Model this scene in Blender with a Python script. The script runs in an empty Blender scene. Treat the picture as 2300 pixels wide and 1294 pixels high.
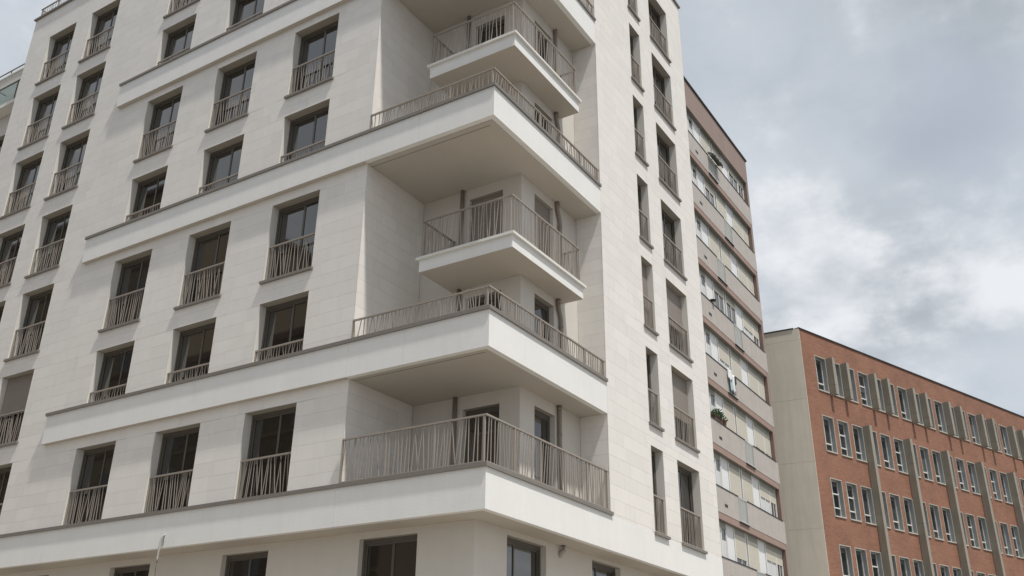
import bpy, math, random
from mathutils import Matrix, Vector
random.seed(7)
S = bpy.context.scene
COL = S.collection
R = math.radians

# ------------------------------------------------------------------ camera
CAM = Vector((-16.045, -10.727, 1.6))
YAW, PIT, ROL = R(32.3035), R(24.7776), R(0.6574)
cy_, sy_, cp_, sp_ = math.cos(YAW), math.sin(YAW), math.cos(PIT), math.sin(PIT)
FW = Vector((cy_*cp_, sy_*cp_, sp_))
RT0 = Vector((sy_, -cy_, 0)); UP0 = RT0.cross(FW)
RT = RT0*math.cos(ROL) + UP0*math.sin(ROL)
UP = UP0*math.cos(ROL) - RT0*math.sin(ROL)
cam = bpy.data.cameras.new('camera'); co = bpy.data.objects.new('camera', cam); COL.objects.link(co)
cam.sensor_width = 36; cam.lens = 2144.26/2300*36; cam.clip_start = .1; cam.clip_end = 5000
M = Matrix((RT, UP, -FW)).transposed().to_4x4(); M.translation = CAM
co.matrix_world = M
S.camera = co
FPX = 2144.26/2300*1024

# ------------------------------------------------------------------ world, sun, exposure
SUN = Vector((-0.125, -0.42, 1.0)).normalized()          # towards the sun
EL = math.asin(SUN.z); AZ = math.atan2(SUN.x, SUN.y)
W = bpy.data.worlds.new('World'); S.world = W; W.use_nodes = True
nt = W.node_tree; nt.nodes.clear()
def N(t, **k):
    n = nt.nodes.new(t)
    for a, b in k.items(): setattr(n, a, b)
    return n
out = N('ShaderNodeOutputWorld')
sky = N('ShaderNodeTexSky'); sky.sky_type = 'NISHITA'; sky.sun_disc = False
sky.sun_elevation = EL; sky.sun_rotation = AZ; sky.air_density = 1.0; sky.dust_density = 2.0
bg1 = N('ShaderNodeBackground'); bg1.inputs[1].default_value = 0.08
nt.links.new(sky.outputs[0], bg1.inputs[0])
tc = N('ShaderNodeTexCoord'); sep = N('ShaderNodeSeparateXYZ'); nt.links.new(tc.outputs['Generated'], sep.inputs[0])
def mth(op, a, b=None, c=None):
    m = N('ShaderNodeMath', operation=op)
    for i, v in enumerate((a, b, c)):
        if v is None: continue
        if isinstance(v, (int, float)): m.inputs[i].default_value = v
        else: nt.links.new(v, m.inputs[i])
    return m.outputs[0]
zc = mth('ADD', mth('MAXIMUM', sep.outputs[2], 0.0), 0.30)
cx = N('ShaderNodeCombineXYZ')
nt.links.new(mth('DIVIDE', sep.outputs[0], zc), cx.inputs[0]); nt.links.new(mth('DIVIDE', sep.outputs[1], zc), cx.inputs[1])
def noise(scale, detail, rough, dist, off):
    mp = N('ShaderNodeMapping'); mp.inputs['Location'].default_value = off
    nt.links.new(cx.outputs[0], mp.inputs[0])
    n = N('ShaderNodeTexNoise'); n.inputs['Scale'].default_value = scale; n.inputs['Detail'].default_value = detail
    n.inputs['Roughness'].default_value = rough; n.inputs['Distortion'].default_value = dist
    nt.links.new(mp.outputs[0], n.inputs['Vector']); return n.outputs[0]
n1 = noise(1.3, 3, .5, .15, (14.06, 8.34, 0)); n2 = noise(2.5, 14, .56, .0, (22.1, -4.2, 0)); n3 = noise(5.5, 10, .58, .0, (1.4, 4.4, 2))
def smooth(v, a, b, lo=0.0, hi=1.0):
    m = N('ShaderNodeMapRange'); m.interpolation_type = 'SMOOTHSTEP'
    for q, w_ in zip((1, 2, 3, 4), (a, b, lo, hi)): m.inputs[q].default_value = w_
    nt.links.new(v, m.inputs[0]); return m.outputs[0]
def mixc(fac, a, b):
    m = N('ShaderNodeMix'); m.data_type = 'RGBA'; nt.links.new(fac, m.inputs[0])
    for q, w_ in ((6, a), (7, b)):
        if isinstance(w_, tuple): m.inputs[q].default_value = (*w_, 1)
        else: nt.links.new(w_, m.inputs[q])
    return m.outputs[2]
deck = mixc(smooth(n1, .36, .62), (.305, .338, .375), (.49, .53, .58))                # grey deck, thicker and thinner
puff = mth('ADD', mth('MULTIPLY', n2, .72), mth('MULTIPLY', n3, .28))
lit = mixc(smooth(n3, .35, .62), (.50, .53, .57), (.665, .685, .715))                    # shaded and lit sides of the cumulus
cloud = mixc(smooth(puff, .46, .60), deck, lit)
bg2 = N('ShaderNodeBackground'); bg2.inputs[1].default_value = 0.95
nt.links.new(cloud, bg2.inputs[0])
cov = smooth(n2, .33, .48, .80, 1.0)
mix = N('ShaderNodeMixShader'); nt.links.new(cov, mix.inputs[0])
nt.links.new(bg1.outputs[0], mix.inputs[1]); nt.links.new(bg2.outputs[0], mix.inputs[2]); nt.links.new(mix.outputs[0], out.inputs[0])

sl = bpy.data.lights.new('sun', 'SUN'); sl.energy = 3.0; sl.angle = R(2.5); sl.color = (1, .955, .89)
so = bpy.data.objects.new('sun', sl); COL.objects.link(so)
so.rotation_euler = SUN.to_track_quat('Z', 'Y').to_euler(); so.location = (0, -20, 60)
S.view_settings.view_transform = 'Standard'; S.view_settings.look = 'None'
S.view_settings.gamma = 1; S.view_settings.exposure = 0.40; S.view_settings.use_curve_mapping = False

# ------------------------------------------------------------------ materials
MAT = {}
def mat(name, col, rough=.8, var=0.0, vscale=2.0, bump=0.0, bscale=60, rnd=None, metal=0, spec=.5, streak=0.0, stretch=(1, 1, 1), ior=None, tint=None):
    """procedural material: base colour x (slow mottling, optional streaks, per-object or per-island tone) + fine relief"""
    m = bpy.data.materials.new(name); m.use_nodes = True; t = m.node_tree
    b = t.nodes['Principled BSDF']
    b.inputs['Roughness'].default_value = rough; b.inputs['Metallic'].default_value = metal
    b.inputs['Specular IOR Level'].default_value = spec
    if ior: b.inputs['IOR'].default_value = ior
    L = t.links.new
    geo = t.nodes.new('ShaderNodeNewGeometry')
    def mm(op, a, b_):
        q = t.nodes.new('ShaderNodeMath'); q.operation = op
        for i, v in enumerate((a, b_)):
            if isinstance(v, (int, float)): q.inputs[i].default_value = v
            else: L(v, q.inputs[i])
        return q.outputs[0]
    fac = None
    def addf(x):
        nonlocal fac
        fac = x if fac is None else mm('ADD', fac, x)
    def nz(scale, det, st):
        mp = t.nodes.new('ShaderNodeMapping'); mp.inputs['Scale'].default_value = st
        L(geo.outputs['Position'], mp.inputs[0])
        n = t.nodes.new('ShaderNodeTexNoise'); n.inputs['Scale'].default_value = scale; n.inputs['Detail'].default_value = det
        n.inputs['Roughness'].default_value = .6
        L(mp.outputs[0], n.inputs['Vector']); return n.outputs[0]
    if var: addf(mm('MULTIPLY', mm('SUBTRACT', nz(vscale, 6, stretch), .5), var*2))
    if streak: addf(mm('MULTIPLY', mm('SUBTRACT', nz(3.0, 5, (1.6, 1.6, .12)), .5), streak*2))
    if rnd:
        if rnd[0] == 'obj':
            oi = t.nodes.new('ShaderNodeObjectInfo'); r_ = oi.outputs['Random']
        else: r_ = geo.outputs['Random Per Island']
        addf(mm('MULTIPLY', mm('SUBTRACT', r_, .5), rnd[1]*2))
        if tint:
            pass
    if fac is not None:
        sc = mm('ADD', fac, 1.0)
        vm = t.nodes.new('ShaderNodeVectorMath'); vm.operation = 'SCALE'
        vm.inputs[0].default_value = col; L(sc, vm.inputs['Scale']); L(vm.outputs[0], b.inputs['Base Color'])
    else: b.inputs['Base Color'].default_value = (*col, 1)
    if bump:
        bn = t.nodes.new('ShaderNodeBump'); bn.inputs['Strength'].default_value = bump; bn.inputs['Distance'].default_value = .01
        L(nz(bscale, 4, (1, 1, 1)), bn.inputs['Height']); L(bn.outputs[0], b.inputs['Normal'])
    MAT[name] = m; return m

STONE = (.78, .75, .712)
mat('stone_single', STONE, .75, .05, 2.5, .25, 40, ('obj', .034), streak=.03)
mat('stone_joined', STONE, .75, .05, 2.5, .25, 40, ('isl', .034), streak=.03)
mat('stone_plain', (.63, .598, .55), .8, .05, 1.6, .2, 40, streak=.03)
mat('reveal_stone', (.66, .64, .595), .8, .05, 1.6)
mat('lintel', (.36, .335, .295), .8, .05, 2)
mat('joint', (.64, .62, .58), .9)
mat('plaster', (.80, .793, .772), .85, .075, .9, .35, 22, streak=.045)
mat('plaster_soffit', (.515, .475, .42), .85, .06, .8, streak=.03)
mat('taupe', (.205, .187, .165), .55, .05, 3)
mat('rail', (.325, .285, .245), .5, .03, 4)
mat('frame', (.108, .096, .08), .45, .03, 4)
mat('shutter', (.27, .235, .205), .55, .04, 3)
mat('pipe', (.27, .225, .19), .5, .05, 3)
mat('glass', (.020, .0175, .0145), .03, .0, 1, .012, 1.2, ('obj', .6), spec=1.0, ior=1.66)
mat('slab', (.32, .31, .29), .85, .06, 2)
mat('lip', (.74, .73, .69), .7, .03, 2)
# neighbour block
mat('render_pink', (.29, .218, .19), .85, .10, 1.0, .2, 50, streak=.12)
mat('strip_pink', (.335, .235, .20), .85, .10, 1.2, .2, 50, streak=.10)
mat('terrazzo', (.46, .425, .393), .8, .16, 3.0, .2, 70, streak=.10)
mat('white_paint', (.78, .79, .79), .5, .03, 2)
mat('white_frame', (.76, .755, .73), .4)
mat('blind', (.60, .57, .485), .6, .05, 1.5)
mat('shutter_box', (.33, .325, .285), .7, .06, 2)
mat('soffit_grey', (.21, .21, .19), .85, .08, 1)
mat('dark_edge', (.035, .033, .032), .6)
mat('glass_far', (.03, .032, .033), .05, .0, 1, .02, 2, ('obj', .8), spec=1.0, ior=1.6)
mat('curtain', (.62, .63, .64), .8, .06, 5)
mat('brown_wall', (.20, .14, .115), .85, .12, 1.2)
mat('grille', (.60, .61, .59), .5)
mat('guard', (.66, .665, .64), .5, .08, 3)
# brick building
mat('concrete', (.31, .285, .238), .9, .14, 1.2, .3, 20, streak=.16)
mat('beige_wall', (.68, .635, .545), .9, .13, .6, .2, 20, streak=.14)
mat('trim', (.50, .485, .43), .7, .05, 3)
mat('reveal_grey', (.31, .335, .35), .7, .05, 2)
mat('venetian', (.15, .155, .16), .6)
# small things
mat('leaf', (.055, .10, .03), .6, .3, 20, rnd=('isl', .4))
mat('leaf_dark', (.035, .075, .035), .6, rnd=('isl', .4))
mat('terracotta', (.15, .085, .065), .8)
mat('awning', (.055, .072, .068), .7, .2, 6)
mat('cloth_white', (.74, .75, .76), .9, .05, 5)
mat('cloth_blue', (.38, .48, .52), .9, .2, 5)
mat('cloth_dark', (.06, .06, .075), .9)
mat('cable', (.12, .115, .105), .6)
mat('conduit', (.46, .45, .43), .6, .1, 12)
mat('asphalt', (.085, .083, .08), .9, .15, 3)
mat('paving', (.285, .258, .22), .9, .10, 2, rnd=None)
mat('tan_render', (.15, .115, .08), .85, .08, 1, streak=.06)
mat('ochre_render', (.22, .175, .115), .85, .08, 1, streak=.06)

m = bpy.data.materials.new('glass_clear'); m.use_nodes = True; t_ = m.node_tree
gl_, tr_, mx_ = t_.nodes.new('ShaderNodeBsdfGlossy'), t_.nodes.new('ShaderNodeBsdfTransparent'), t_.nodes.new('ShaderNodeMixShader')
gl_.inputs['Roughness'].default_value = .03; tr_.inputs[0].default_value = (.72, .80, .78, 1); mx_.inputs[0].default_value = .14
t_.links.new(tr_.outputs[0], mx_.inputs[1]); t_.links.new(gl_.outputs[0], mx_.inputs[2]); t_.links.new(mx_.outputs[0], t_.nodes['Material Output'].inputs[0]); MAT['glass_clear'] = m

def brick_mat(D):
    m = bpy.data.materials.new('brickwork'); m.use_nodes = True; t = m.node_tree; L = t.links.new
    b = t.nodes['Principled BSDF']; b.inputs['Roughness'].default_value = .85
    g = t.nodes.new('ShaderNodeNewGeometry')
    dt = t.nodes.new('ShaderNodeVectorMath'); dt.operation = 'DOT_PRODUCT'; dt.inputs[1].default_value = D
    L(g.outputs['Position'], dt.inputs[0])
    sp = t.nodes.new('ShaderNodeSeparateXYZ'); L(g.outputs['Position'], sp.inputs[0])
    cb = t.nodes.new('ShaderNodeCombineXYZ'); L(dt.outputs['Value'], cb.inputs[0]); L(sp.outputs[2], cb.inputs[1])
    br = t.nodes.new('ShaderNodeTexBrick'); L(cb.outputs[0], br.inputs['Vector'])
    br.inputs['Color1'].default_value = (.245, .102, .064, 1); br.inputs['Color2'].default_value = (.31, .142, .09, 1)
    br.inputs['Mortar'].default_value = (.25, .16, .11, 1); br.inputs['Scale'].default_value = 1
    br.inputs['Mortar Size'].default_value = .008; br.inputs['Brick Width'].default_value = .25; br.inputs['Row Height'].default_value = .065
    n = t.nodes.new('ShaderNodeTexNoise'); n.inputs['Scale'].default_value = .8; n.inputs['Detail'].default_value = 6
    L(g.outputs['Position'], n.inputs['Vector'])
    mr = t.nodes.new('ShaderNodeMapRange'); mr.inputs[1].default_value = .3; mr.inputs[2].default_value = .7; mr.inputs[3].default_value = .86; mr.inputs[4].default_value = 1.12
    L(n.outputs[0], mr.inputs[0])
    vm = t.nodes.new('ShaderNodeVectorMath'); vm.operation = 'SCALE'; L(br.outputs[0], vm.inputs[0]); L(mr.outputs[0], vm.inputs['Scale'])
    L(vm.outputs[0], b.inputs['Base Color']); MAT['brickwork'] = m

# ------------------------------------------------------------------ mesh helpers
class MB:
    """collects boxes, bars and tubes; build() links them as ONE mesh object"""
    def __init__(s, F=None, flip=False): s.v = []; s.f = []; s.F = F or (lambda u, d, z: (u, d, z)); s.flip = flip
    def raw(s, vs, fs):
        o = len(s.v); s.v += [s.F(*p) for p in vs]
        for q in fs:
            q = tuple(o+i for i in q); s.f.append(q[::-1] if s.flip else q)
    def box(s, a0, a1, b0, b1, c0, c1):
        vs = [(a, b, c) for a in (a0, a1) for b in (b0, b1) for c in (c0, c1)]
        s.raw(vs, [(0, 1, 3, 2), (4, 6, 7, 5), (0, 4, 5, 1), (2, 3, 7, 6), (0, 2, 6, 4), (1, 5, 7, 3)]); return s
    def quad(s, *p): s.raw(p, [tuple(range(len(p)))]); return s
    def bar(s, p, q, w, t=None):
        """square bar between two points (w across, t deep), in mapped coordinates"""
        t = t or w; p = Vector(p); q = Vector(q); d = (q-p)
        if abs(d.z) > abs(d.x)+abs(d.y): A = Vector((w/2, 0, 0)); B = Vector((0, t/2, 0))
        elif abs(d.x) > abs(d.y): A = Vector((0, w/2, 0)); B = Vector((0, 0, t/2))
        else: A = Vector((w/2, 0, 0)); B = Vector((0, 0, t/2))
        vs = [tuple(e_+i*A+j*B) for e_ in (p, q) for i, j in ((-1, -1), (1, -1), (1, 1), (-1, 1))]
        s.raw(vs, [(3, 2, 1, 0), (4, 5, 6, 7), (0, 1, 5, 4), (1, 2, 6, 5), (2, 3, 7, 6), (3, 0, 4, 7)]); return s
    def tube(s, pts, r, n=10):
        pts = [Vector(p) for p in pts]; o = len(s.v)
        rr = r if isinstance(r, (list, tuple)) else [r]*len(pts)
        up = Vector((0, 0, 1)); vs = []
        for i, p in enumerate(pts):
            d = (pts[min(i+1, len(pts)-1)]-pts[max(i-1, 0)]).normalized()
            a = d.cross(up); a = a if a.length > .05 else d.cross(Vector((1, 0, 0))); a.normalize(); b = d.cross(a)
            for k in range(n):
                g = 2*math.pi*k/n; vs.append(tuple(p+(a*math.cos(g)+b*math.sin(g))*rr[i]))
        fs = [(i*n+k, i*n+(k+1) % n, (i+1)*n+(k+1) % n, (i+1)*n+k) for i in range(len(pts)-1) for k in range(n)]
        fs += [tuple(range(n))[::-1], tuple((len(pts)-1)*n+k for k in range(n))]
        s.raw(vs, fs); return s
    def build(s, name, m, parent=None, stuff=False, smooth=False, label=None):
        me = bpy.data.meshes.new(name); me.from_pydata(s.v, [], s.f)
        me.materials.append(MAT[m])
        if smooth:
            for p in me.polygons: p.use_smooth = True
        o = bpy.data.objects.new(name, me); COL.objects.link(o)
        if parent: o.parent = parent
        if stuff: o['kind'] = 'stuff'
        if label: o['label'] = label
        return o
def tag(o, label, cat, group=None):
    o['label'] = label; o['category'] = cat
    if group: o['group'] = group
    return o
def empty(name): o = bpy.data.objects.new(name, None); COL.objects.link(o); o.empty_display_size = .5; return o
def struct(o): o['kind'] = 'structure'; return o
def project(p):
    d = Vector(p)-CAM; w = d.dot(FW)
    if w < .1: return None
    return (512+FPX*d.dot(RT)/w, 288-FPX*d.dot(UP)/w)

# ------------------------------------------------------------------ ground
g = MB().quad((-900, -900, 0), (900, -900, 0), (900, 900, 0), (-900, 900, 0)).build('ground', 'asphalt'); struct(g)
g = MB().box(-26, 60, -22, 90, -.05, .13).build('pavement', 'paving'); struct(g)  # out-of-view paving, added and spread wide to bounce light onto walls and soffits

# ------------------------------------------------------------------ MAIN BUILDING
B = empty('stone_apartment_building')
tag(B, 'tall pale stone-clad apartment building with white bands and recessed corner balconies', 'building')
dW = .136
FL = lambda u, d, z: (dW+d, u, z)          # street front on the left: u runs along +y, depth along +x
FR = lambda u, d, z: (u, d, z)             # tower front on the right: u runs along +x, depth along +y
XB, YB, UL, VT, VR, UM = 2.637, .824, 4.069, 5.682, 13.392, 23.342
ZT = 28.43

LC = {1: (5.714, 7.485), 2: (9.138, 10.905), 3: (12.564, 14.325), 4: (17.44, 19.184), 5: (20.163, 21.917)}
SILL, ONB = 1, 0
LW = []      # (col, z0, z1, rail height, sill?)
for c in (1, 2, 3):
    LW += [(c, 6.57, 8.815, 1.03, ONB), (c, 10.09, 11.835, .44, ONB), (c, 12.50, 14.857, 1.08, SILL), (c, 16.09, 17.857, .44, ONB),
           (c, 18.575, 20.967, 1.08, SILL), (c, 22.23, 24.03, .44, ONB), (c, 24.64, 27.0, 1.08, SILL)]
for c in (4, 5):
    LW += [(c, 6.57, 8.80, 1.03, ONB)]
    LW += [(c, a, b, 1.08, SILL) for a, b in ((9.46, 11.85), (12.47, 14.856), (15.505, 17.857), (18.588, 20.963), (21.613, 23.974), (24.64, 26.992))]
RW = []
for a, b in ((6.50, 8.932), (9.605, 11.934), (12.615, 14.942), (15.597, 17.89), (18.68, 20.99), (21.69, 24.04), (24.77, 27.07)):
    RW += [('N', 8.367, 9.196, a, b), ('W', 10.237, 11.951, a, b)]

def pierced(name, F, flip, u0, u1, z0, z1, holes, back, dep, m, parent, front=0.0, reveal=True):
    """wall sheet at depth `back` with rectangular openings; reveals run from `front` to `dep`"""
    w = MB(F, flip)
    us = sorted({u0, u1, *[h[0] for h in holes], *[h[1] for h in holes]}); us = [u for u in us if u0 <= u <= u1]
    zs = sorted({z0, z1, *[h[2] for h in holes], *[h[3] for h in holes]}); zs = [z for z in zs if z0 <= z <= z1]
    for a, b in zip(us, us[1:]):
        for c, d in zip(zs, zs[1:]):
            mu, mz = (a+b)/2, (c+d)/2
            if any(h[0] < mu < h[1] and h[2] < mz < h[3] for h in holes): continue
            w.quad((a, back, c), (b, back, c), (b, back, d), (a, back, d))
    o = w.build(name, m, parent)
    if reveal:
        for a, b, c, d in holes:
            r = MB(F, flip)
            r.quad((a, front, c), (a, dep, c), (a, dep, d), (a, front, d)); r.quad((b, front, c), (b, front, d), (b, dep, d), (b, dep, c))
            r.quad((a, front, c), (b, front, c), (b, dep, c), (a, dep, c))
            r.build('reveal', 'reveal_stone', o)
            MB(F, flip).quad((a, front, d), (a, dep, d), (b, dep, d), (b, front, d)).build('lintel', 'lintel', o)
    return o

STONES = []   # (pixel area, wall object, F, flip, rect)
def subtract(r, h, eps=.02):
    a, b, c, d = r; e0, e1, e2, e3 = h
    if e1 <= a or e0 >= b or e3 <= c or e2 >= d: return [r]
    o = []
    if e2-c > eps: o.append((a, b, c, min(e2, d)))
    if d-e3 > eps: o.append((a, b, max(e3, c), d))
    lo, hi = max(c, e2), min(d, e3)
    if e0-a > eps: o.append((a, e0, lo, hi))
    if b-e1 > eps: o.append((e1, b, lo, hi))
    return o
def clad(wall, F, flip, u0, u1, z0, z1, holes, rng, course=.375, zref=6.56):
    k = math.floor((z0-zref)/course)
    while zref+k*course < z1-.01:
        a, b = max(z0, zref+k*course), min(z1, zref+(k+1)*course)
        u = u0-rng.choice((0, .2, .35, .5))
        while u < u1:
            l = rng.choice((.6, .75, .75, .9, 1.05)); r = (max(u, u0), min(u+l, u1), a, b); u += l
            if r[1]-r[0] < .03 or b-a < .02: continue
            ps = [r]
            for h in holes: ps = [q for p in ps for q in subtract(p, h)]
            for p in ps:
                cs = [project(F(p[i], 0, p[j])) for i, j in ((0, 2), (1, 2), (1, 3), (0, 3))]
                ar = 0
                if all(cs) and all(-20 < q[0] < 1044 and -20 < q[1] < 596 for q in cs):
                    ar = abs(sum(cs[i][0]*cs[(i+1) % 4][1]-cs[(i+1) % 4][0]*cs[i][1] for i in range(4)))/2
                STONES.append((ar, wall, F, flip, p))
        k += 1

rng = random.Random(3)
hL = [(LC[c][0], LC[c][1], a, b) for c, a, b, _, _ in LW]
wallL = pierced('street_wall', FL, True, UL, UM, 5.62, ZT, hL, .012, .34, 'joint', B)
UE = 15.929
bands_behind = [(UL-1, UE, 9.15, 9.99), (UL-1, UE, 15.17, 15.99), (UL-1, UE, 21.26, 22.13)]
clad(wallL, FL, True, UL, UM, 6.56, ZT, hL+bands_behind, rng)
hR = [(a, b, c, d) for _, a, b, c, d in RW]
wallR = pierced('tower_wall', FR, False, VT, VR, 6.481, ZT, hR, .012, .34, 'joint', B)
clad(wallR, FR, False, VT, VR, 6.481, ZT, hR, rng)
# recess side walls, stone clad
FS = lambda u, d, z: (u, UL+d, z)
wallS = MB(FS).quad((dW, .012, 6.5), (XB, .012, 6.5), (XB, .012, ZT), (dW, .012, ZT)).build('recess_side_wall', 'joint', B)
clad(wallS, FS, False, dW, XB, 6.5, 27.4, [], rng)
FT = lambda u, d, z: (VT+d, u, z)
wallT = MB(FT, True).quad((0, .012, 6.5), (YB, .012, 6.5), (YB, .012, ZT), (0, .012, ZT)).build('tower_side_wall', 'joint', B)
clad(wallT, FT, True, 0.0, YB, 6.5, 27.4, [], rng)
# recess back walls, with door openings
FLOORS = [(6.50, 9.14, 8.79), (9.45, 12.12, 11.83), (12.47, 15.12, 14.81), (15.45, 18.165, 17.83), (18.55, 21.24, 20.80), (21.6, 24.2, 23.85)]
hA = [(1.41, 2.50, f, t) for f, s, t in FLOORS]; hB = [(3.32, 4.335, f, t+.04) for f, s, t in FLOORS]
FA = lambda u, d, z: (XB+d, u, z); FBk = lambda u, d, z: (u, YB+d, z)
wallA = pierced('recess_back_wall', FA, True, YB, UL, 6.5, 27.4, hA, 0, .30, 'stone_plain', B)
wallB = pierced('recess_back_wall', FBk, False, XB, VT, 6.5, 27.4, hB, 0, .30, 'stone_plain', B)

# stones: the 300 that show largest are objects, the rest of each wall is one joined part
STONES.sort(key=lambda s: -s[0])
cache = {}
def stone_mesh(w, h, flip, F):
    key = (round(w, 3), round(h, 3), id(F))
    if key not in cache:
        o = F(0, 0, 0); G = lambda u, d, z: tuple(a-b for a, b in zip(F(u, d, z), o))
        mb = MB(G, flip).box(.002, w-.002, 0.0055, .0118, .0022, h-.0022)
        me = bpy.data.meshes.new('stone'); me.from_pydata(mb.v, [], mb.f); me.materials.append(MAT['stone_single']); cache[key] = me
    return cache[key]
for ar, wall, F, flip, p in STONES[:300]:
    o = bpy.data.objects.new('stone', stone_mesh(p[1]-p[0], p[3]-p[2], flip, F)); COL.objects.link(o)
    o.location = F(p[0], 0, p[2]); o.parent = wall
rest = {}
for ar, wall, F, flip, p in STONES[300:]:
    rest.setdefault(wall.name, (wall, MB(F, flip)))[1].box(p[0]+.002, p[1]-.002, .0055, .0118, p[2]+.0022, p[3]-.0022)
for wall, mb in rest.values(): mb.build('stone_cladding', 'stone_joined', wall, stuff=True)

# closing walls and roof (out of the camera's view)
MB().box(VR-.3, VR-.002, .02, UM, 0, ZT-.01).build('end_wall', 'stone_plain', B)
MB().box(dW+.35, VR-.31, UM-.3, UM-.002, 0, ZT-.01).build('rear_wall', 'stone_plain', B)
MB().box(dW+.02, VR-.32, UL+.02, UM-.31, ZT-.3, ZT-.02).build('roof', 'slab', B)
MB().box(VT+.02, VR-.32, .02, UL, ZT-.3, ZT-.02).build('roof', 'slab', B)
MB().box(.02, VT, .02, UL, 27.4, ZT-.02).build('roof', 'plaster', B)
c = MB(); c.box(.06, .4, UL-.02, UM+.07, ZT, ZT+.07); c.box(VT-.02, VR+.07, -.06, .3, ZT, ZT+.07); c.box(-.06, .3, -.06, UL-.021, ZT, ZT+.07); c.box(.301, VT-.021, -.06, .3, ZT, ZT+.07)
c.build('roof_coping', 'taupe', B)

# white bands: panels with fine seams, coping on top
def band(k, zb, zt, uend, xend, cap_x1, seams_u, seams_x):
    us = [0]+seams_u+[uend]
    for i, (a, b) in enumerate(zip(us, us[1:])):
        MB().box(0, .15 if b <= UL+.01 or a < UL else dW-.001, a+(.003 if i else 0), b-.003 if b < uend else b, zb, zt).build('band_panel', 'plaster', B)
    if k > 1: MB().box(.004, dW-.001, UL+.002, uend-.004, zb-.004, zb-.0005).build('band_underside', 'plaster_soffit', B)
    xs = [.151]+seams_x+[xend]
    for i, (a, b) in enumerate(zip(xs, xs[1:])):
        MB().box(a+(.003 if i else 0), b-.003 if b < xend else b, 0, .15, zb, zt).build('band_panel', 'plaster', B)
    c = MB(); c.box(-.05, .17, -.05, uend+.035, zt, zt+.088); c.box(.171, cap_x1, -.05, .17, zt, zt+.088)
    c.build('band_coping', 'taupe', B)
band(1, 5.618, 6.480, UM, VR, VT+.07, [4.05, 9.3, 15.9], [])
band(2, 9.130, 9.995, UE, VT-.001, VT-.001, [2.35, 4.05, 9.4], [])
band(3, 15.149, 15.995, UE, VT-.001, VT-.001, [2.3, 4.05, 6.0, 9.2, 13.0], [])
band(4, 21.239, 22.135, UE, VT-.001, VT-.001, [2.3, 4.05, 9.2, 12.6], [])
# B1 soffit and recess floors
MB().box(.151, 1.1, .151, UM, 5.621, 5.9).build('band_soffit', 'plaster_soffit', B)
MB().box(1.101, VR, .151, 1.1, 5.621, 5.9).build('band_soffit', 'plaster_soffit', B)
MB().box(.151, XB-.001, .151, UL-.001, 6.2, 6.47).build('balcony_floor', 'slab', B)
MB().box(XB, VT-.001, .151, YB-.001, 6.2, 6.47).build('balcony_floor', 'slab', B)
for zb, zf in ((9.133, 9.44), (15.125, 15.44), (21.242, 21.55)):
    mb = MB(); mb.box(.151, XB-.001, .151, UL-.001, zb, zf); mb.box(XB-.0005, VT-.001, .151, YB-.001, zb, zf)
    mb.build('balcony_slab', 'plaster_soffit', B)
    # drip groove lines along the soffit edge
    MB().box(.30, .318, .3, UL-.01, zb-.006, zb-.0005).build('drip_groove', 'soffit_grey', B)
# small mid-floor balconies
XS, YS, YSE, XSE = 1.202, .181, 2.994, 4.804
for zb, zt in ((12.12, 12.453), (18.165, 18.535), (24.2, 24.55)):
    mb = MB(); mb.box(XS, XB-.001, YS, YSE, zb, zt); mb.box(XB-.0005, XSE, YS, YB-.001, zb, zt)
    sl_ = mb.build('small_balcony', 'plaster', B)
    mb = MB(); mb.box(XS+.004, XB-.002, YS+.004, YSE-.004, zb-.004, zb-.0005); mb.box(XB-.0015, XSE-.004, YS+.004, YB-.002, zb-.004, zb-.0005); mb.build('slab_soffit', 'plaster_soffit', sl_)
    mb = MB(); mb.box(XS-.07, XB-.001, YS-.07, YSE+.07, zt, zt+.07); mb.box(XB-.0005, XSE+.07, YS-.07, YB-.001, zt, zt+.07)
    mb.build('slab_edge', 'lip', sl_)

# ground floor walls
GX, GY = .836, .801
hG = [(2.32, 3.97, 2.6, 5.47), (6.83, 8.42, 2.6, 5.46), (11.13, 12.77, 2.6, 5.46), (15.5, 17.1, 2.6, 5.46), (19.8, 21.4, 2.6, 5.46)]
hH = [(2.10, 3.82, 2.6, 5.50), (6.14, 7.76, 2.6, 5.52), (9.9, 11.5, 2.6, 5.52)]
FG = lambda u, d, z: (GX+d, u, z); FH = lambda u, d, z: (u, GY+d, z)
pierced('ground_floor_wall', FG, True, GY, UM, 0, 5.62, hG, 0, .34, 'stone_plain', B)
pierced('ground_floor_wall', FH, False, GX, VR, 0, 5.62, hH, 0, .34, 'stone_plain', B)

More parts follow.
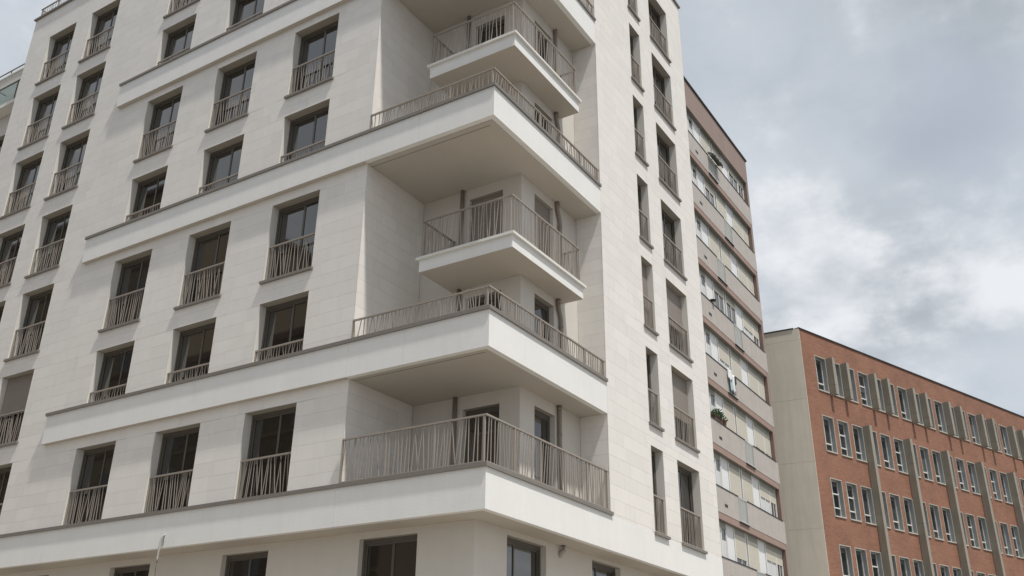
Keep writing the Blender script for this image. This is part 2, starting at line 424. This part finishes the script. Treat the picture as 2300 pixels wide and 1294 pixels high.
# ------------------------------------------------------------------ windows and railings
def window(F, flip, u0, u1, z0, z1, dep, parent, leaves=2, fm='frame', gm='glass', fw=.055, sill=None, shutter=0, split=None, name='window'):
    w = MB(F, flip); D0, D1 = dep-.07, dep
    w.box(u0, u0+fw, D0, D1, z0, z1); w.box(u1-fw, u1, D0, D1, z0, z1); w.box(u0+fw, u1-fw, D0, D1, z1-fw*1.6, z1); w.box(u0+fw, u1-fw, D0, D1, z0, z0+fw)
    iu0, iu1, iz0, iz1 = u0+fw, u1-fw, z0+fw, z1-fw*1.6
    panes = []
    if leaves == 2:
        m_ = (iu0+iu1)/2 if split is None else iu0+(iu1-iu0)*split; lf = fw*.85
        for k, (a, b) in enumerate(((iu0, m_+lf*.55), (m_+lf*.55, iu1))):
            o_ = .028*(k)        # sliding leaves sit one behind the other
            w.box(a, a+lf, D0+.012+o_, D1-.03+o_, iz0, iz1); w.box(b-lf, b, D0+.012+o_, D1-.03+o_, iz0, iz1)
            w.box(a+lf, b-lf, D0+.012+o_, D1-.03+o_, iz1-lf, iz1); w.box(a+lf, b-lf, D0+.012+o_, D1-.03+o_, iz0, iz0+lf)
            panes.append((a+lf, b-lf, iz0+lf, iz1-lf, D0+.03+o_))
    else:
        lf = fw*.8
        w.box(iu0, iu0+lf, D0+.012, D1-.01, iz0, iz1); w.box(iu1-lf, iu1, D0+.012, D1-.01, iz0, iz1)
        w.box(iu0+lf, iu1-lf, D0+.012, D1-.01, iz1-lf, iz1); w.box(iu0+lf, iu1-lf, D0+.012, D1-.01, iz0, iz0+lf)
        panes.append((iu0+lf, iu1-lf, iz0+lf, iz1-lf, D0+.03))
    wo = w.build(name, fm, parent)
    for a, b, c, d, q in panes: MB(F, flip).box(a, b, q, q+.02, c, d).build('pane', gm, wo)
    # closing panel behind so the room stays dark
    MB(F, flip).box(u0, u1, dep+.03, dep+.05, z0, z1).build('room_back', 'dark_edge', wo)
    if sill: MB(F, flip).box(u0-.06, u1+.06, -.07, dep-.08, z0-.075, z0-.001).build('sill', 'taupe', wo)
    if shutter:
        s_ = MB(F, flip); zz = z1-.01; zl = z1-shutter
        while zz-.052 > zl: s_.box(u0+.02, u1-.02, D0-.045, D0-.012, zz-.046, zz); s_.box(u0+.02, u1-.02, D0-.035, D0-.018, zz-.052, zz-.046); zz -= .052
        s_.box(u0+.02, u1-.02, D0-.05, D0-.008, zz-.06, zz)
        s_.build('shutter', 'shutter', wo)
    return wo

def bars_between(F, flip, u0, u1, zb, zt, dep, rng, step=.098, w=.017, tilt=.07):
    out = []; u = u0+step*.6; h = zt-zb; k = min(1, h/1.0)
    while u < u1-step*.3:
        t = rng.choice((-1, 1, 1))*rng.random()*tilt*(.35+.65*k) if rng.random() < .75 else 0
        a = min(max(u-t, u0+.03), u1-.03); b = min(max(u+t, u0+.03), u1-.03)
        out.append(((a, dep, zb), (b, dep, zt))); u += step*(.55+.9*rng.random())
    return out
def window_rail(F, flip, u0, u1, z0, h, parent, rng, dep=.075):
    r = MB(F, flip); zt = z0+h
    r.box(u0+.002, u1-.002, dep-.025, dep+.025, zt-.045, zt); r.box(u0+.002, u1-.002, dep-.018, dep+.018, z0+.045, z0+.075)
    r.box(u0+.003, u0+.045, dep-.02, dep+.02, z0+.0755, zt-.0455); r.box(u1-.045, u1-.003, dep-.02, dep+.02, z0+.0755, zt-.0455)
    for q in (u0+.1, u1-.1): r.box(q-.015, q+.015, dep-.012, dep+.012, z0, z0+.0445)
    ro = r.build('window_railing', 'rail', parent)
    b = MB(F, flip)
    for p, q in bars_between(F, flip, u0+.05, u1-.05, z0+.07, zt-.04, dep, rng): b.bar(p, q, .0145)
    b.build('balusters', 'rail', ro, stuff=True)

rr = random.Random(11)
for c, a, b, h, s in LW:
    u0, u1 = LC[c]
    sh = 1.28 if (c, a) == (4, 9.46) else 0
    window(FL, True, u0, u1, a, b, .32, B, sill=(s == SILL), shutter=sh, split=.42)
    window_rail(FL, True, u0, u1, a, h, B, rr)
for k, u0, u1, a, b in RW:
    sh = 0
    if abs(a-12.615) < .01: sh = 2.0 if k == 'N' else 1.32
    if abs(a-9.605) < .01 and k == 'W': sh = 1.45
    window(FR, False, u0, u1, a, b, .32, B, leaves=2 if k == 'W' else 1, sill=True, shutter=sh, split=.5)
    window_rail(FR, False, u0, u1, a, 1.07, B, rr)
for u0, u1, a, b in hG: window(FG, True, u0, u1, a, b, .22, B, split=.46)
for u0, u1, a, b in hH: window(FH, False, u0, u1, a, b, .22, B, split=.3)
for i, ((u0, u1, a, b), (v0, v1, c, d)) in enumerate(zip(hA, hB)):
    sA = {2: 1.75}.get(i, 0); sB = {2: 1.65}.get(i, 0)
    window(FA, True, u0, u1, a, b, .22, B, leaves=1, shutter=sA, name='balcony_door'); window(FBk, False, v0, v1, c, d, .22, B, leaves=1, shutter=sB, name='balcony_door')

# balcony railings: runs of (axis, fixed, from, to)
def balcony_rail(path, zb, zt, rng, single, name='balcony_railing', step=.112):
    """path: plan points; every run has posts, a top and a bottom rail and leaning balusters"""
    r = MB(); bars = []
    for (x0, y0), (x1, y1) in zip(path, path[1:]):
        L = math.hypot(x1-x0, y1-y0); n = max(1, round(L/1.15))
        ax = abs(x1-x0) > abs(y1-y0)
        P = lambda t: (x0+(x1-x0)*t/L, y0+(y1-y0)*t/L)
        e = .02 if ax else .02
        lo, hi = (min(x0, x1), max(x0, x1)) if ax else (min(y0, y1), max(y0, y1))
        if ax:
            r.box(lo-.025, hi+.025, y0-.026, y0+.026, zt-.035, zt); r.box(lo+.03, hi-.03, y0-.016, y0+.016, zb+.03, zb+.055)
        else:
            r.box(x0-.0255, x0+.0255, lo+.0265, hi-.0265, zt-.0352, zt-.0002); r.box(x0-.0162, x0+.0162, lo+.03, hi-.03, zb+.03, zb+.055)
        for i in range(0 if (x0, y0) == tuple(path[0]) else 1, n+1):
            t = min(max(L*i/n, .04), L-.04); p = P(t); r.box(p[0]-.019, p[0]+.019, p[1]-.019, p[1]+.019, zb, zt-.036)
        for i in range(n):
            for p, q in bars_between(None, False, L*i/n+.02, L*(i+1)/n-.02, zb+.05, zt-.036, 0, rng, step):
                a = P(p[0]); b = P(q[0]); bars.append(((*a, p[2]), (*b, q[2])))
    ro = r.build(name, 'rail', B)
    if single:
        for p, q in bars: MB().bar(p, q, .016).build('baluster', 'rail', ro)
    else:
        b = MB()
        for p, q in bars: b.bar(p, q, .017)
        b.build('balusters', 'rail', ro, stuff=True)
    return len(bars)
rb = random.Random(5)
nb = balcony_rail([(.05, UL-.03), (.05, .05), (VT-.03, .05)], 6.568, 7.62, rb, True)
nb += balcony_rail([(XB-.02, YSE-.04), (XS+.06, YSE-.04), (XS+.06, YS+.06), (XSE-.05, YS+.06), (XSE-.05, YB-.02)], 12.523, 13.62, rb, True)
nb += balcony_rail([(.05, UL-.03), (.05, .05), (VT-.03, .05)], 10.083, 10.60, rb, True)
balcony_rail([(XB-.02, YSE-.04), (XS+.06, YSE-.04), (XS+.06, YS+.06), (XSE-.05, YS+.06), (XSE-.05, YB-.02)], 18.605, 19.70, rb, False)
balcony_rail([(.05, UL-.03), (.05, .05), (VT-.03, .05)], 16.083, 16.60, rb, False)
balcony_rail([(.05, UL-.03), (.05, .05), (VT-.03, .05)], 22.223, 22.74, rb, False)
balcony_rail([(.6, 23.05), (.10, 23.05), (.10, UL+.2)], ZT+.07, ZT+.47, rb, False, 'roof_railing', .14)
# downpipes in the recess (with an offset bend on the upper floors) and their collars
for zf, zs, bend in ((6.47, 9.13, 0), (9.44, 12.12, 1), (12.525, 15.124, 1), (15.44, 18.164, 1), (18.61, 21.24, 0), (21.55, 24.2, 1)):
    MB().tube([(XB-.065, 2.70, zf), (XB-.065, 2.70, zs+.0)], .055, 12).build('downpipe', 'pipe', B, smooth=True)
    x = 4.47; dx = .14 if bend else 0
    pts = [(x, YB-.065, zs), (x, YB-.065, zs-.22), (x+dx*.25, YB-.065, zs-.32), (x+dx*.75, YB-.065, zs-.46), (x+dx, YB-.065, zs-.58), (x+dx, YB-.065, zf)]
    po = MB().tube(pts, .055, 12).build('downpipe', 'pipe', B, smooth=True)
    MB().tube([(x, YB-.065, zs-.03), (x, YB-.065, zs-.12)], .063, 12).build('collar', 'pipe', po, smooth=True)
    MB().tube([(x+dx, YB-.065, zs-.72), (x+dx, YB-.065, zs-.80)], .063, 12).build('collar', 'pipe', po, smooth=True)
# drain stub below the lowest band, by the ground-floor window
mb = MB(); mb.tube([(4.50, GY-.09, 5.62), (4.50, GY-.09, 5.50), (4.47, GY-.05, 5.42), (4.46, GY+.01, 5.38)], .065, 12)
mb.build('drain_stub', 'terrazzo', B, smooth=True)

# hanging cable in front of the lowest band
cb = MB().tube([(.02, 9.655, 5.955), (-.03, 9.67, 5.93), (-.05, 9.70, 5.86), (-.055, 9.725, 5.70), (-.055, 9.745, 5.52), (-.055, 9.75, 5.36), (-.055, 9.745, 5.27)], [.012, .022, .026, .026, .026, .028, .022], 10)
cb = cb.build('hanging_cable', 'conduit', smooth=True); tag(cb, 'grey conduit with a cable end hanging from the lowest white band', 'cable')
MB().tube([(-.055, 9.745, 5.28), (-.056, 9.745, 5.1), (-.06, 9.72, 4.9), (-.07, 9.70, 4.0), (-.06, 9.70, 3.0)], .011, 8).build('wire', 'cable', cb, smooth=True)
MB().tube([(-.008, 9.662, 5.945), (-.012, 9.668, 5.8), (-.01, 9.672, 5.66)], .006, 6).build('wire', 'cable', cb, smooth=True)

# ------------------------------------------------------------------ LOWER WING at the far left
Wg = empty('apartment_wing'); tag(Wg, 'lower pale apartment wing with roof rail and glazed terrace at far left edge', 'building')
X1 = 1.0
FW1 = lambda u, d, z: (X1+d, u, z)
hw = [(24.1, 26.4, a, a+2.4) for a in (6.5, 9.5, 12.5, 15.5, 18.6, 21.5)]
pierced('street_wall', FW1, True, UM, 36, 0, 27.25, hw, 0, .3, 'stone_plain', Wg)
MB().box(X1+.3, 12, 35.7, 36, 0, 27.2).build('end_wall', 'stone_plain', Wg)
MB().box(X1+.02, 12, UM+.01, 35.69, 26.9, 27.2).build('roof', 'slab', Wg)
MB().box(X1-.04, X1+.25, UM+.002, 36.05, 27.25, 27.31).build('roof_coping', 'lip', Wg)
for u0, u1, a, b in hw: window(FW1, True, u0, u1, a, b, .25, Wg)
rl = MB(); rl.bar((X1+.1, UM+.1, 27.68), (X1+.1, 36, 27.68), .04)
for i in range(12): rl.box(X1+.085, X1+.115, UM+.9+i*1.02, UM+.93+i*1.02, 27.31, 27.66)
rl.build('roof_railing', 'frame', Wg)
# terrace with glass guard
tr = MB().box(X1-.45, X1+.0-.002, UM+.002, 33, 24.95, 25.12).build('terrace_slab', 'lip', Wg)
gl = MB(); gl.bar((X1-.4, UM+.02, 26.1), (X1-.4, 33, 26.1), .05); gl.bar((X1-.4, 25.9, 26.1), (X1-.03, 25.9, 26.1), .05)
for i in range(6): gl.box(X1-.42, X1-.38, 24.4+i*1.6, 24.44+i*1.6, 25.12, 26.07)
gl = gl.build('terrace_railing', 'frame', Wg)
for i in range(5): MB().box(X1-.405, X1-.395, 24.46+i*1.6, 25.98+i*1.6, 25.2, 26.05).build('glass_panel', 'glass_clear', gl)

# ------------------------------------------------------------------ PINK NEIGHBOUR BLOCK
K = empty('pink_apartment_block'); tag(K, 'older pinkish-brown apartment block with ribbon parapets and white shuttered windows', 'building')
YP, XR, XI, XL = 2.507, 28.97, 28.70, 13.6
DW = .23      # window plane behind the front
FP = lambda u, d, z: (u, YP+d, z)
H8 = 2.8; ZS0, ZP0, ZTOP = 28.794, 27.331, 30.35
MB().box(XL, XR-.002, YP+.55, YP+12, 0, ZTOP-.05).build('core', 'brown_wall', K)
MB().box(XL, XR, YP, YP+.05, ZS0, ZTOP-.04).build('top_fascia', 'render_pink', K)
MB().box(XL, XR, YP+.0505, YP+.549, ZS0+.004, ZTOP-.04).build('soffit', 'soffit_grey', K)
MB().box(XL, XR+.06, YP-.06, YP+12, ZTOP-.039, ZTOP+.05).build('roof_edge', 'dark_edge', K)
MB().box(XI, XR, YP+.001, YP+.549, 0, ZS0-.001).build('end_pier', 'render_pink', K)
MB().box(XI-.012, XI-.001, YP+.02, YP+.53, 0, ZS0-.001).build('pier_cheek', 'brown_wall', K)
rp = random.Random(21)
# cells of the window ribbon: (kind, x0, x1)
CELLS = [('win', 17.9, 18.9), ('panel', 18.9, 19.7), ('dark', 19.7, 20.45), ('win1', 20.45, 21.56), ('panel', 21.60, 22.38), ('dbl', 22.40, 23.80), ('dbl', 23.98, 25.40), ('panel', 25.42, 26.27), ('wide', 26.30, 28.66)]
# blinds, one row per storey from the top: share of the opening the blind covers (dbl, dbl, wide)
BL = [(1, 1, .16), (.22, 1, 1), (1, 1, 1), (.14, .14, .5), (.62, 1, 1), (1, .9, .86), (1, 1, .42), (.82, 1, .42), (1, .6, 1), (1, 1, 1)]
for k in range(10):
    zs, zp = ZS0-H8*k, ZP0-H8*k
    if zp < .5: break
    zl = zs-H8
    # ribbon back wall, soffit
    MB(FP).box(XL, XI-.013, DW+.1, .548, zl+.001, zs-.001).build('ribbon_wall', 'brown_wall', K)
    # pink strip and parapet with a notch for the railing
    zstr = zl+.27
    n0, n1 = (22.72, 23.78) if k % 2 == 0 else (24.28, 25.34)
    MB(FP).box(XL, XI-.013, 0, .03, zl, zstr).build('floor_strip', 'strip_pink', K)
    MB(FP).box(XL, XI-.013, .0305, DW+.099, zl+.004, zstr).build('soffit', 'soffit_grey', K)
    for a, b in ((XL, n0), (n1, XI-.002)):
        MB(FP).box(a, b, -.012, .10, zstr+.001, zp-.03).build('parapet', 'terrazzo', K)
        MB(FP).box(a, b, -.035, DW+.09, zp-.029, zp).build('parapet_coping', 'dark_edge', K)
    MB(FP).box(XI, XR-.01, -.012, 0, zstr+.001, zp-.03).build('parapet', 'terrazzo', K)
    MB(FP).box(n0-.06, n1+.06, -.06, .095, zstr-.03, zstr).build('notch_slab', 'dark_edge', K)
    rg = MB(FP); rg.box(n0, n1, -.03, 0, zp-.06, zp-.02); rg.box(n0, n1, -.03, 0, zstr+.03, zstr+.06)
    for i in range(11): u = n0+.03+(n1-n0-.06)*i/10; rg.box(u-.009, u+.009, -.025, -.007, zstr+.061, zp-.061)
    rg = rg.build('notch_railing', 'grille', K)
    if k != 4: MB(FP).box(n0+.02, n1-.16, .002, .008, zstr+.05, zp-.08).build('guard_panel', 'guard', rg)
    # vent in the parapet
    MB(FP).box(21.05, 21.38, -.02, -.013, zp-.75, zp-.63).build('vent', 'dark_edge', K)
    j = 0
    for kind, a, b in CELLS:
        z0, z1 = zp+.001, zs-.002
        if kind == 'panel':
            MB(FP).box(a, b, DW-.02, DW+.099, z0, z1).build('white_panel', 'white_paint', K)
            continue
        if kind == 'dark':
            MB(FP).box(a, b, DW+.03, DW+.099, z0, z1).build('dark_gap', 'dark_edge', K); continue  # plain near-black sheet filling the gap in the ribbon
        w = MB(FP); fw = .07
        w.box(a, a+fw, DW-.05, DW+.03, z0, z1); w.box(b-fw, b, DW-.05, DW+.03, z0, z1)
        w.box(a+fw, b-fw, DW-.05, DW+.03, z0, z0+.07)
        if kind == 'wide': ms = [a+(b-a)*.62]
        elif kind == 'dbl': ms = []
        else: ms = [a+.42] if kind == 'win1' else [a+.5]
        for m_ in ms: w.box(m_-.035, m_+.035, DW-.05, DW+.03, z0+.071, z1-.251)
        wo = w.build('window', 'white_frame', K)
        MB(FP).box(a+fw, b-fw, DW-.04, DW+.03, z1-.25, z1).build('shutter_box', 'shutter_box', wo)
        eds = [a+fw]+[x for m_ in ms for x in (m_-.035, m_+.035)]+[b-fw]
        cv = 0
        if kind in ('dbl', 'wide'): cv = BL[k][j]; j += 1
        for i in range(0, len(eds), 2):
            p0, p1 = eds[i]+.002, eds[i+1]-.002
            zz1 = z1-.252; zb = zz1-(zz1-z0-.08)*cv
            if cv < .97:
                MB(FP).box(p0, p1, DW-.01, DW+.005, z0+.072, zz1).build('pane', 'glass_far', wo)
                for q in ([p0+.02, (p0+p1)/2, p1-.06] if p1-p0 > .7 else [p0+.02, p1-.06]):      # inner casement bars
                    MB(FP).box(q-.0, q+.045, DW-.04, DW-.011, z0+.072, zb).build('casement_bar', 'white_frame', wo)
                if kind == 'win1' or rp.random() < .3: MB(FP).box(p0+.06, p1-.06, DW-.013, DW-.0105, z0+.1, z0+.1+(zz1-z0)*(.55 if i else .7)).build('curtain', 'curtain', wo)
            if cv > 0:
                s_ = MB(FP); z = zz1
                while z-.06 > zb: s_.box(p0, p1, DW-.048, DW-.025, z-.054, z); s_.box(p0, p1, DW-.042, DW-.03, z-.06, z-.054); z -= .06
                s_.box(p0, p1, DW-.05, DW-.02, zb-.005, z); s_.build('roller_blind', 'blind', wo)

# things on the block's ledges
def leaf_clump(name, cx, cyy, cz, rx, ry, rz, n, m, parent, rng, size=.09):
    mb = MB()
    for _ in range(n):
        while True:
            p = Vector((rng.uniform(-1, 1), rng.uniform(-1, 1), rng.uniform(-.3, 1)))
            if p.length < 1: break
        c = Vector((cx+p.x*rx, cyy+p.y*ry, cz+p.z*rz)); d = Vector((rng.uniform(-1, 1), rng.uniform(-1, 1), rng.uniform(-.2, 1))).normalized()
        s_ = d.cross(Vector((rng.uniform(-1, 1), rng.uniform(-1, 1), rng.uniform(-1, 1)))).normalized(); l = size*rng.uniform(.6, 1.4)
        mb.quad(tuple(c), tuple(c+d*l*.5+s_*l*.28), tuple(c+d*l), tuple(c+d*l*.5-s_*l*.28))
    return mb.build(name, m, parent, stuff=True)
def lathe(name, cx, cyy, prof, m, parent=None, n=14):
    mb = MB(); vs = [(cx+r*math.cos(2*math.pi*k/n), cyy+r*math.sin(2*math.pi*k/n), z) for r, z in prof for k in range(n)]
    fs = [(i*n+k, i*n+(k+1) % n, (i+1)*n+(k+1) % n, (i+1)*n+k) for i in range(len(prof)-1) for k in range(n)]
    mb.raw(vs, fs+[tuple(range(n))[::-1], tuple((len(prof)-1)*n+k for k in range(n))]); return mb.build(name, m, parent)
rg_ = random.Random(9)
zs5 = ZP0-H8*5
pl = empty('flower_planter'); tag(pl, 'dark planter full of green foliage on a pink block window ledge', 'planter')
mb = MB(); y0 = YP-.03
for z0, z1, e in ((zs5+.001, zs5+.15, 0), (zs5+.151, zs5+.19, .02)): mb.box(20.72-e, 21.62+e, y0-e, y0+.17+e, z0, z1)
mb.build('trough', 'terracotta', pl)
leaf_clump('foliage', 21.15, y0+.06, zs5+.24, .55, .2, .30, 420, 'leaf', pl, rg_)
pt = empty('potted_plant'); tag(pt, 'terracotta pot with small plant beside the leafy planter', 'plant pot')
lathe('pot', 21.92, y0+.07, [(.085, zs5+.001), (.12, zs5+.2), (.135, zs5+.2), (.135, zs5+.25), (.115, zs5+.25), (.1, zs5+.21)], 'terracotta', pt)
leaf_clump('foliage', 21.92, y0+.07, zs5+.28, .16, .14, .18, 70, 'leaf_dark', pt, rg_, .08)
# rolled awning over the top notch
aw = empty('rolled_awning'); tag(aw, 'dark green folded awning sticking out above the top-floor railing notch', 'awning')
zA = ZP0
mb = MB()
for i in range(7):
    a = 22.66+i*.19
    mb.raw([(a, YP-.05, zA+.04), (a+.185, YP-.05, zA+.04), (a+.185, YP-.30-.02*(i % 2), zA-.13), (a, YP-.30-.02*(i % 2), zA-.13),
            (a, YP-.03, zA+.14), (a+.185, YP-.03, zA+.14), (a+.185, YP-.33-.02*(i % 2), zA-.05), (a, YP-.33-.02*(i % 2), zA-.05)],
           [(0, 1, 2, 3), (7, 6, 5, 4), (0, 4, 5, 1), (1, 5, 6, 2), (2, 6, 7, 3), (3, 7, 4, 0)])
mb.build('fabric', 'awning', aw)
MB().tube([(22.6, YP-.28, zA-.11), (24.1, YP-.28, zA-.11)], .03, 8).build('front_bar', 'frame', aw)
for u in (22.72, 23.95): MB().bar((u, YP-.03, zA+.02), (u, YP-.29, zA-.1), .03).build('arm', 'white_frame', aw)
# laundry on the fifth notch
zL = ZP0-H8*4
la = empty('hanging_laundry'); tag(la, 'white and pale blue washing hung over a railing notch', 'laundry')
def cloth(name, u0, u1, z0, z1, m, ph):
    mb = MB(); nu, nz_ = 10, 8; vs = []
    for i in range(nu+1):
        for j in range(nz_+1):
            s_ = i/nu; t = j/nz_
            vs.append((u0+(u1-u0)*s_+.02*math.sin(5*t+ph), YP-.06-.03*math.sin(9*s_+ph)-.02*t, z1-(z1-z0)*(t*(1+.12*math.sin(4*s_+ph)))))
    n2 = nz_+1
    mb.raw(vs, [(i*n2+j, (i+1)*n2+j, (i+1)*n2+j+1, i*n2+j+1) for i in range(nu) for j in range(nz_)])
    o = mb.build(name, m, la, smooth=True); md = o.modifiers.new('thickness', 'SOLIDIFY'); md.thickness = .006
cloth('towel', 22.66, 23.12, zL-.42, zL+.05, 'cloth_white', 0); cloth('shirt', 22.80, 23.25, zL-.95, zL-.30, 'cloth_blue', 1.3)
cloth('sheet', 23.16, 23.52, zL-1.0, zL-.08, 'cloth_white', 2.1); cloth('sock', 23.54, 23.66, zL-.45, zL-.06, 'cloth_dark', .5)
# small dark dish on the fourth ledge
zD = ZP0-H8*3
di = empty('ledge_dish'); tag(di, 'small dark round bowl lying on a ledge of the pink block', 'bowl')
lathe('bowl', 21.62, YP-.02, [(.04, zD+.001), (.06, zD+.03), (.15, zD+.10), (.17, zD+.13), (.15, zD+.125), (.05, zD+.05)], 'dark_edge', di)
lathe('saucer', 21.62, YP-.02, [(.12, zD+.0005), (.13, zD+.006)], 'white_frame', di)

# ------------------------------------------------------------------ RED BRICK BUILDING
Q = empty('red_brick_building'); tag(Q, 'red brick institutional building with concrete fins and grey-beige end wall', 'building')
PX, PY, PH = 31.806, 1.471, R(-19.6)
Dq = Vector((math.cos(PH), math.sin(PH), 0)); Nq = Vector((-math.sin(PH), math.cos(PH), 0))     # Nq points into the building
brick_mat(Dq)
FQ = lambda t, d, z: (PX+Dq.x*t+Nq.x*d, PY+Dq.y*t+Nq.y*d, z)
ZQ = 21.10; TE = 30.5
rowz = {'A': (17.963, 19.835), 'B': (14.68, 16.535), 'C': (11.38, 13.235), 'D': (8.08, 9.935), 'E': (4.78, 6.635)}
PIT_ = 1.3165; W0, WW = 1.15, .91
wins = []
for rn, (a, b) in rowz.items():
    i = 0
    while W0+i*PIT_+WW < TE-.5: wins.append((rn, i, W0+i*PIT_, W0+i*PIT_+WW, a, b)); i += 1
hq = [(u0, u1, a, b) for _, _, u0, u1, a, b in wins]
wq = pierced('brick_wall', FQ, False, 0, TE, 0, ZQ, hq, 0, .36, 'brickwork', Q, reveal=False)
MB(FQ).box(-.03, TE, -.05, .3, ZQ, ZQ+.06).build('coping', 'dark_edge', Q)
# end wall of rendered panels, running back along the site line
ex, ey = -.0554, .9985
FE = lambda s_, d, z: (PX+ex*s_+ey*d, PY+ey*s_-ex*d, z)
lv = [0, 7.3, 10.62, 13.93, 17.22, 20.47, ZQ-.001]
for a, b in zip(lv, lv[1:]): MB(FE, True).box(-.02, 14, -.03, .2, a+.004, b-.004).build('end_wall_panel', 'beige_wall', Q)
MB(FE, True).box(.02, 14, -.008, .19, 0, ZQ-.002).build('end_wall_core', 'concrete', Q)
MB(FE, True).box(.26, 14, -.07, .2, ZQ, ZQ+.058).build('coping', 'dark_edge', Q)
MB(FQ).box(1.5, TE-.1, .6, 12, 0, ZQ-.2).build('core', 'concrete', Q)
rq = random.Random(4)
def red_window(rn, i, u0, u1, a, b):
    w = MB(FQ)
    # pale trim round the opening, proud of the brick
    t_ = .034
    trim = MB(FQ); trim.box(u0-t_, u0, -.02, .03, a-.06, b+t_); trim.box(u1, u1+t_, -.02, .03, a-.06, b+t_); trim.box(u0, u1, -.02, .03, b, b+t_); trim.box(u0, u1, -.05, .30, a-.06, a)
    rv = MB(FQ); rv.quad((u0, .031, a), (u0, .36, a), (u0, .36, b), (u0, .031, b)); rv.quad((u1, .031, a), (u1, .031, b), (u1, .36, b), (u1, .36, a)); rv.quad((u0, .031, b), (u0, .36, b), (u1, .36, b), (u1, .031, b))
    fw = .036; d0, d1 = .22, .29; tr = a+(b-a)*.24
    up = rq.random() < .22; tr2 = a+(b-a)*(.62 if up else .24)
    w.box(u0, u0+fw, d0, d1, a, b); w.box(u1-fw, u1, d0, d1, a, b); w.box(u0+fw, u1-fw, d0, d1, b-fw, b); w.box(u0+fw, u1-fw, d0, d1, a, a+fw)
    w.box(u0+fw, u1-fw, d0-.02, d1, tr, tr+.055)
    if up: w.box(u0+fw, u1-fw, d0-.01, d1, tr2, tr2+.06)
    w.box(u0+fw+.32, u0+fw+.342, d0-.015, d1, tr+.071, b-fw)
    wo = w.build('window', 'white_frame', Q)
    trim.build('surround', 'trim', wo); rv.build('reveal', 'reveal_grey', wo)
    MB(FQ).box(u0+fw, u1-fw, .265, .28, a+fw, tr).build('pane', 'glass_far', wo); MB(FQ).box(u0+fw, u1-fw, .265, .28, tr+.055, b-fw).build('pane', 'glass_far', wo)
    MB(FQ).box(u0, u1, .345, .358, a, b).build('room_back', 'dark_edge', wo)
    hb = rq.choice((.16, .2, .2, .24, .9 if rn == 'A' else .24, 1.2 if i > 3 else .2))
    v = MB(FQ); z = b-.06
    while z > b-.06-hb: v.box(u0+.06, u1-.06, .235, .262, z-.035, z); z -= .06
    v.build('venetian_blind', 'venetian', wo)
for w_ in wins: red_window(*w_)
# short fins on the top row, full piers below
nb_ = int(TE/(3*PIT_))
for bay in range(nb_):
    t0 = W0+bay*3*PIT_
    for j in (0, 1):
        u = t0+j*PIT_+WW+.065
        f_ = MB(FQ).box(u, u+.235, -.40, -.021, 18.36, 19.88).build('window_fin', 'concrete', Q)
        MB(FQ).box(u, u+.235, -.40, -.021, 17.82, 18.348).build('fin_foot', 'concrete', f_)
    u = t0+2*PIT_+WW+.065
    zz = [0, 5.3, 8.6, 11.9, 15.2, 16.62]; po = None
    for a, b in zip(zz, zz[1:]):
        o = MB(FQ).box(u, u+.25, -.42, -.021, a+.004, b-.004).build('pier' if po is None else 'pier_section', 'concrete', Q if po is None else po)
        po = po or o

# ------------------------------------------------------------------ buildings across the street (seen in the window reflections)
def far_block(name, label, x0, x1, y0, y1, h, m, m2, floors, nwin):
    P = empty(name); tag(P, label, 'building')
    MB().box(x0, x1, y0, y1, 0, h).build('wall', m, P)
    MB().box(x0-.3, x1+.3, y0-.3, y1+.3, h, h+.5).build('roof', 'roof' if 'roof' in MAT else 'terracotta', P)
    for k in range(floors):
        z = 1.2+k*(h-1.5)/floors
        MB().box(x1, x1+.12, y0, y1, z-.45, z-.2).build('floor_band', m2, P)
        for i in range(nwin):
            y = y0+(i+.5)*(y1-y0)/nwin
            w = MB().box(x1+.001, x1+.06, y-.75, y+.75, z, z+1.6).build('window', 'shutter', P)
            MB().box(x1+.061, x1+.075, y-.67, y-.04, z+.08, z+1.52).build('pane', 'glass_far', w); MB().box(x1+.061, x1+.075, y+.04, y+.67, z+.08, z+1.52).build('pane', 'glass_far', w)
far_block('tan_apartment_block', 'tan rendered block across the street, mirrored in the lower windows', -44, -27, 27, 48, 26, 'tan_render', 'ochre_render', 8, 5)
far_block('ochre_apartment_block', 'tall ochre block across the street, mirrored in the far left windows', -46, -28, 52, 92, 44, 'ochre_render', 'terracotta', 13, 8)
print('balusters', nb, 'stones', len(STONES), 'objects', len(bpy.data.objects))
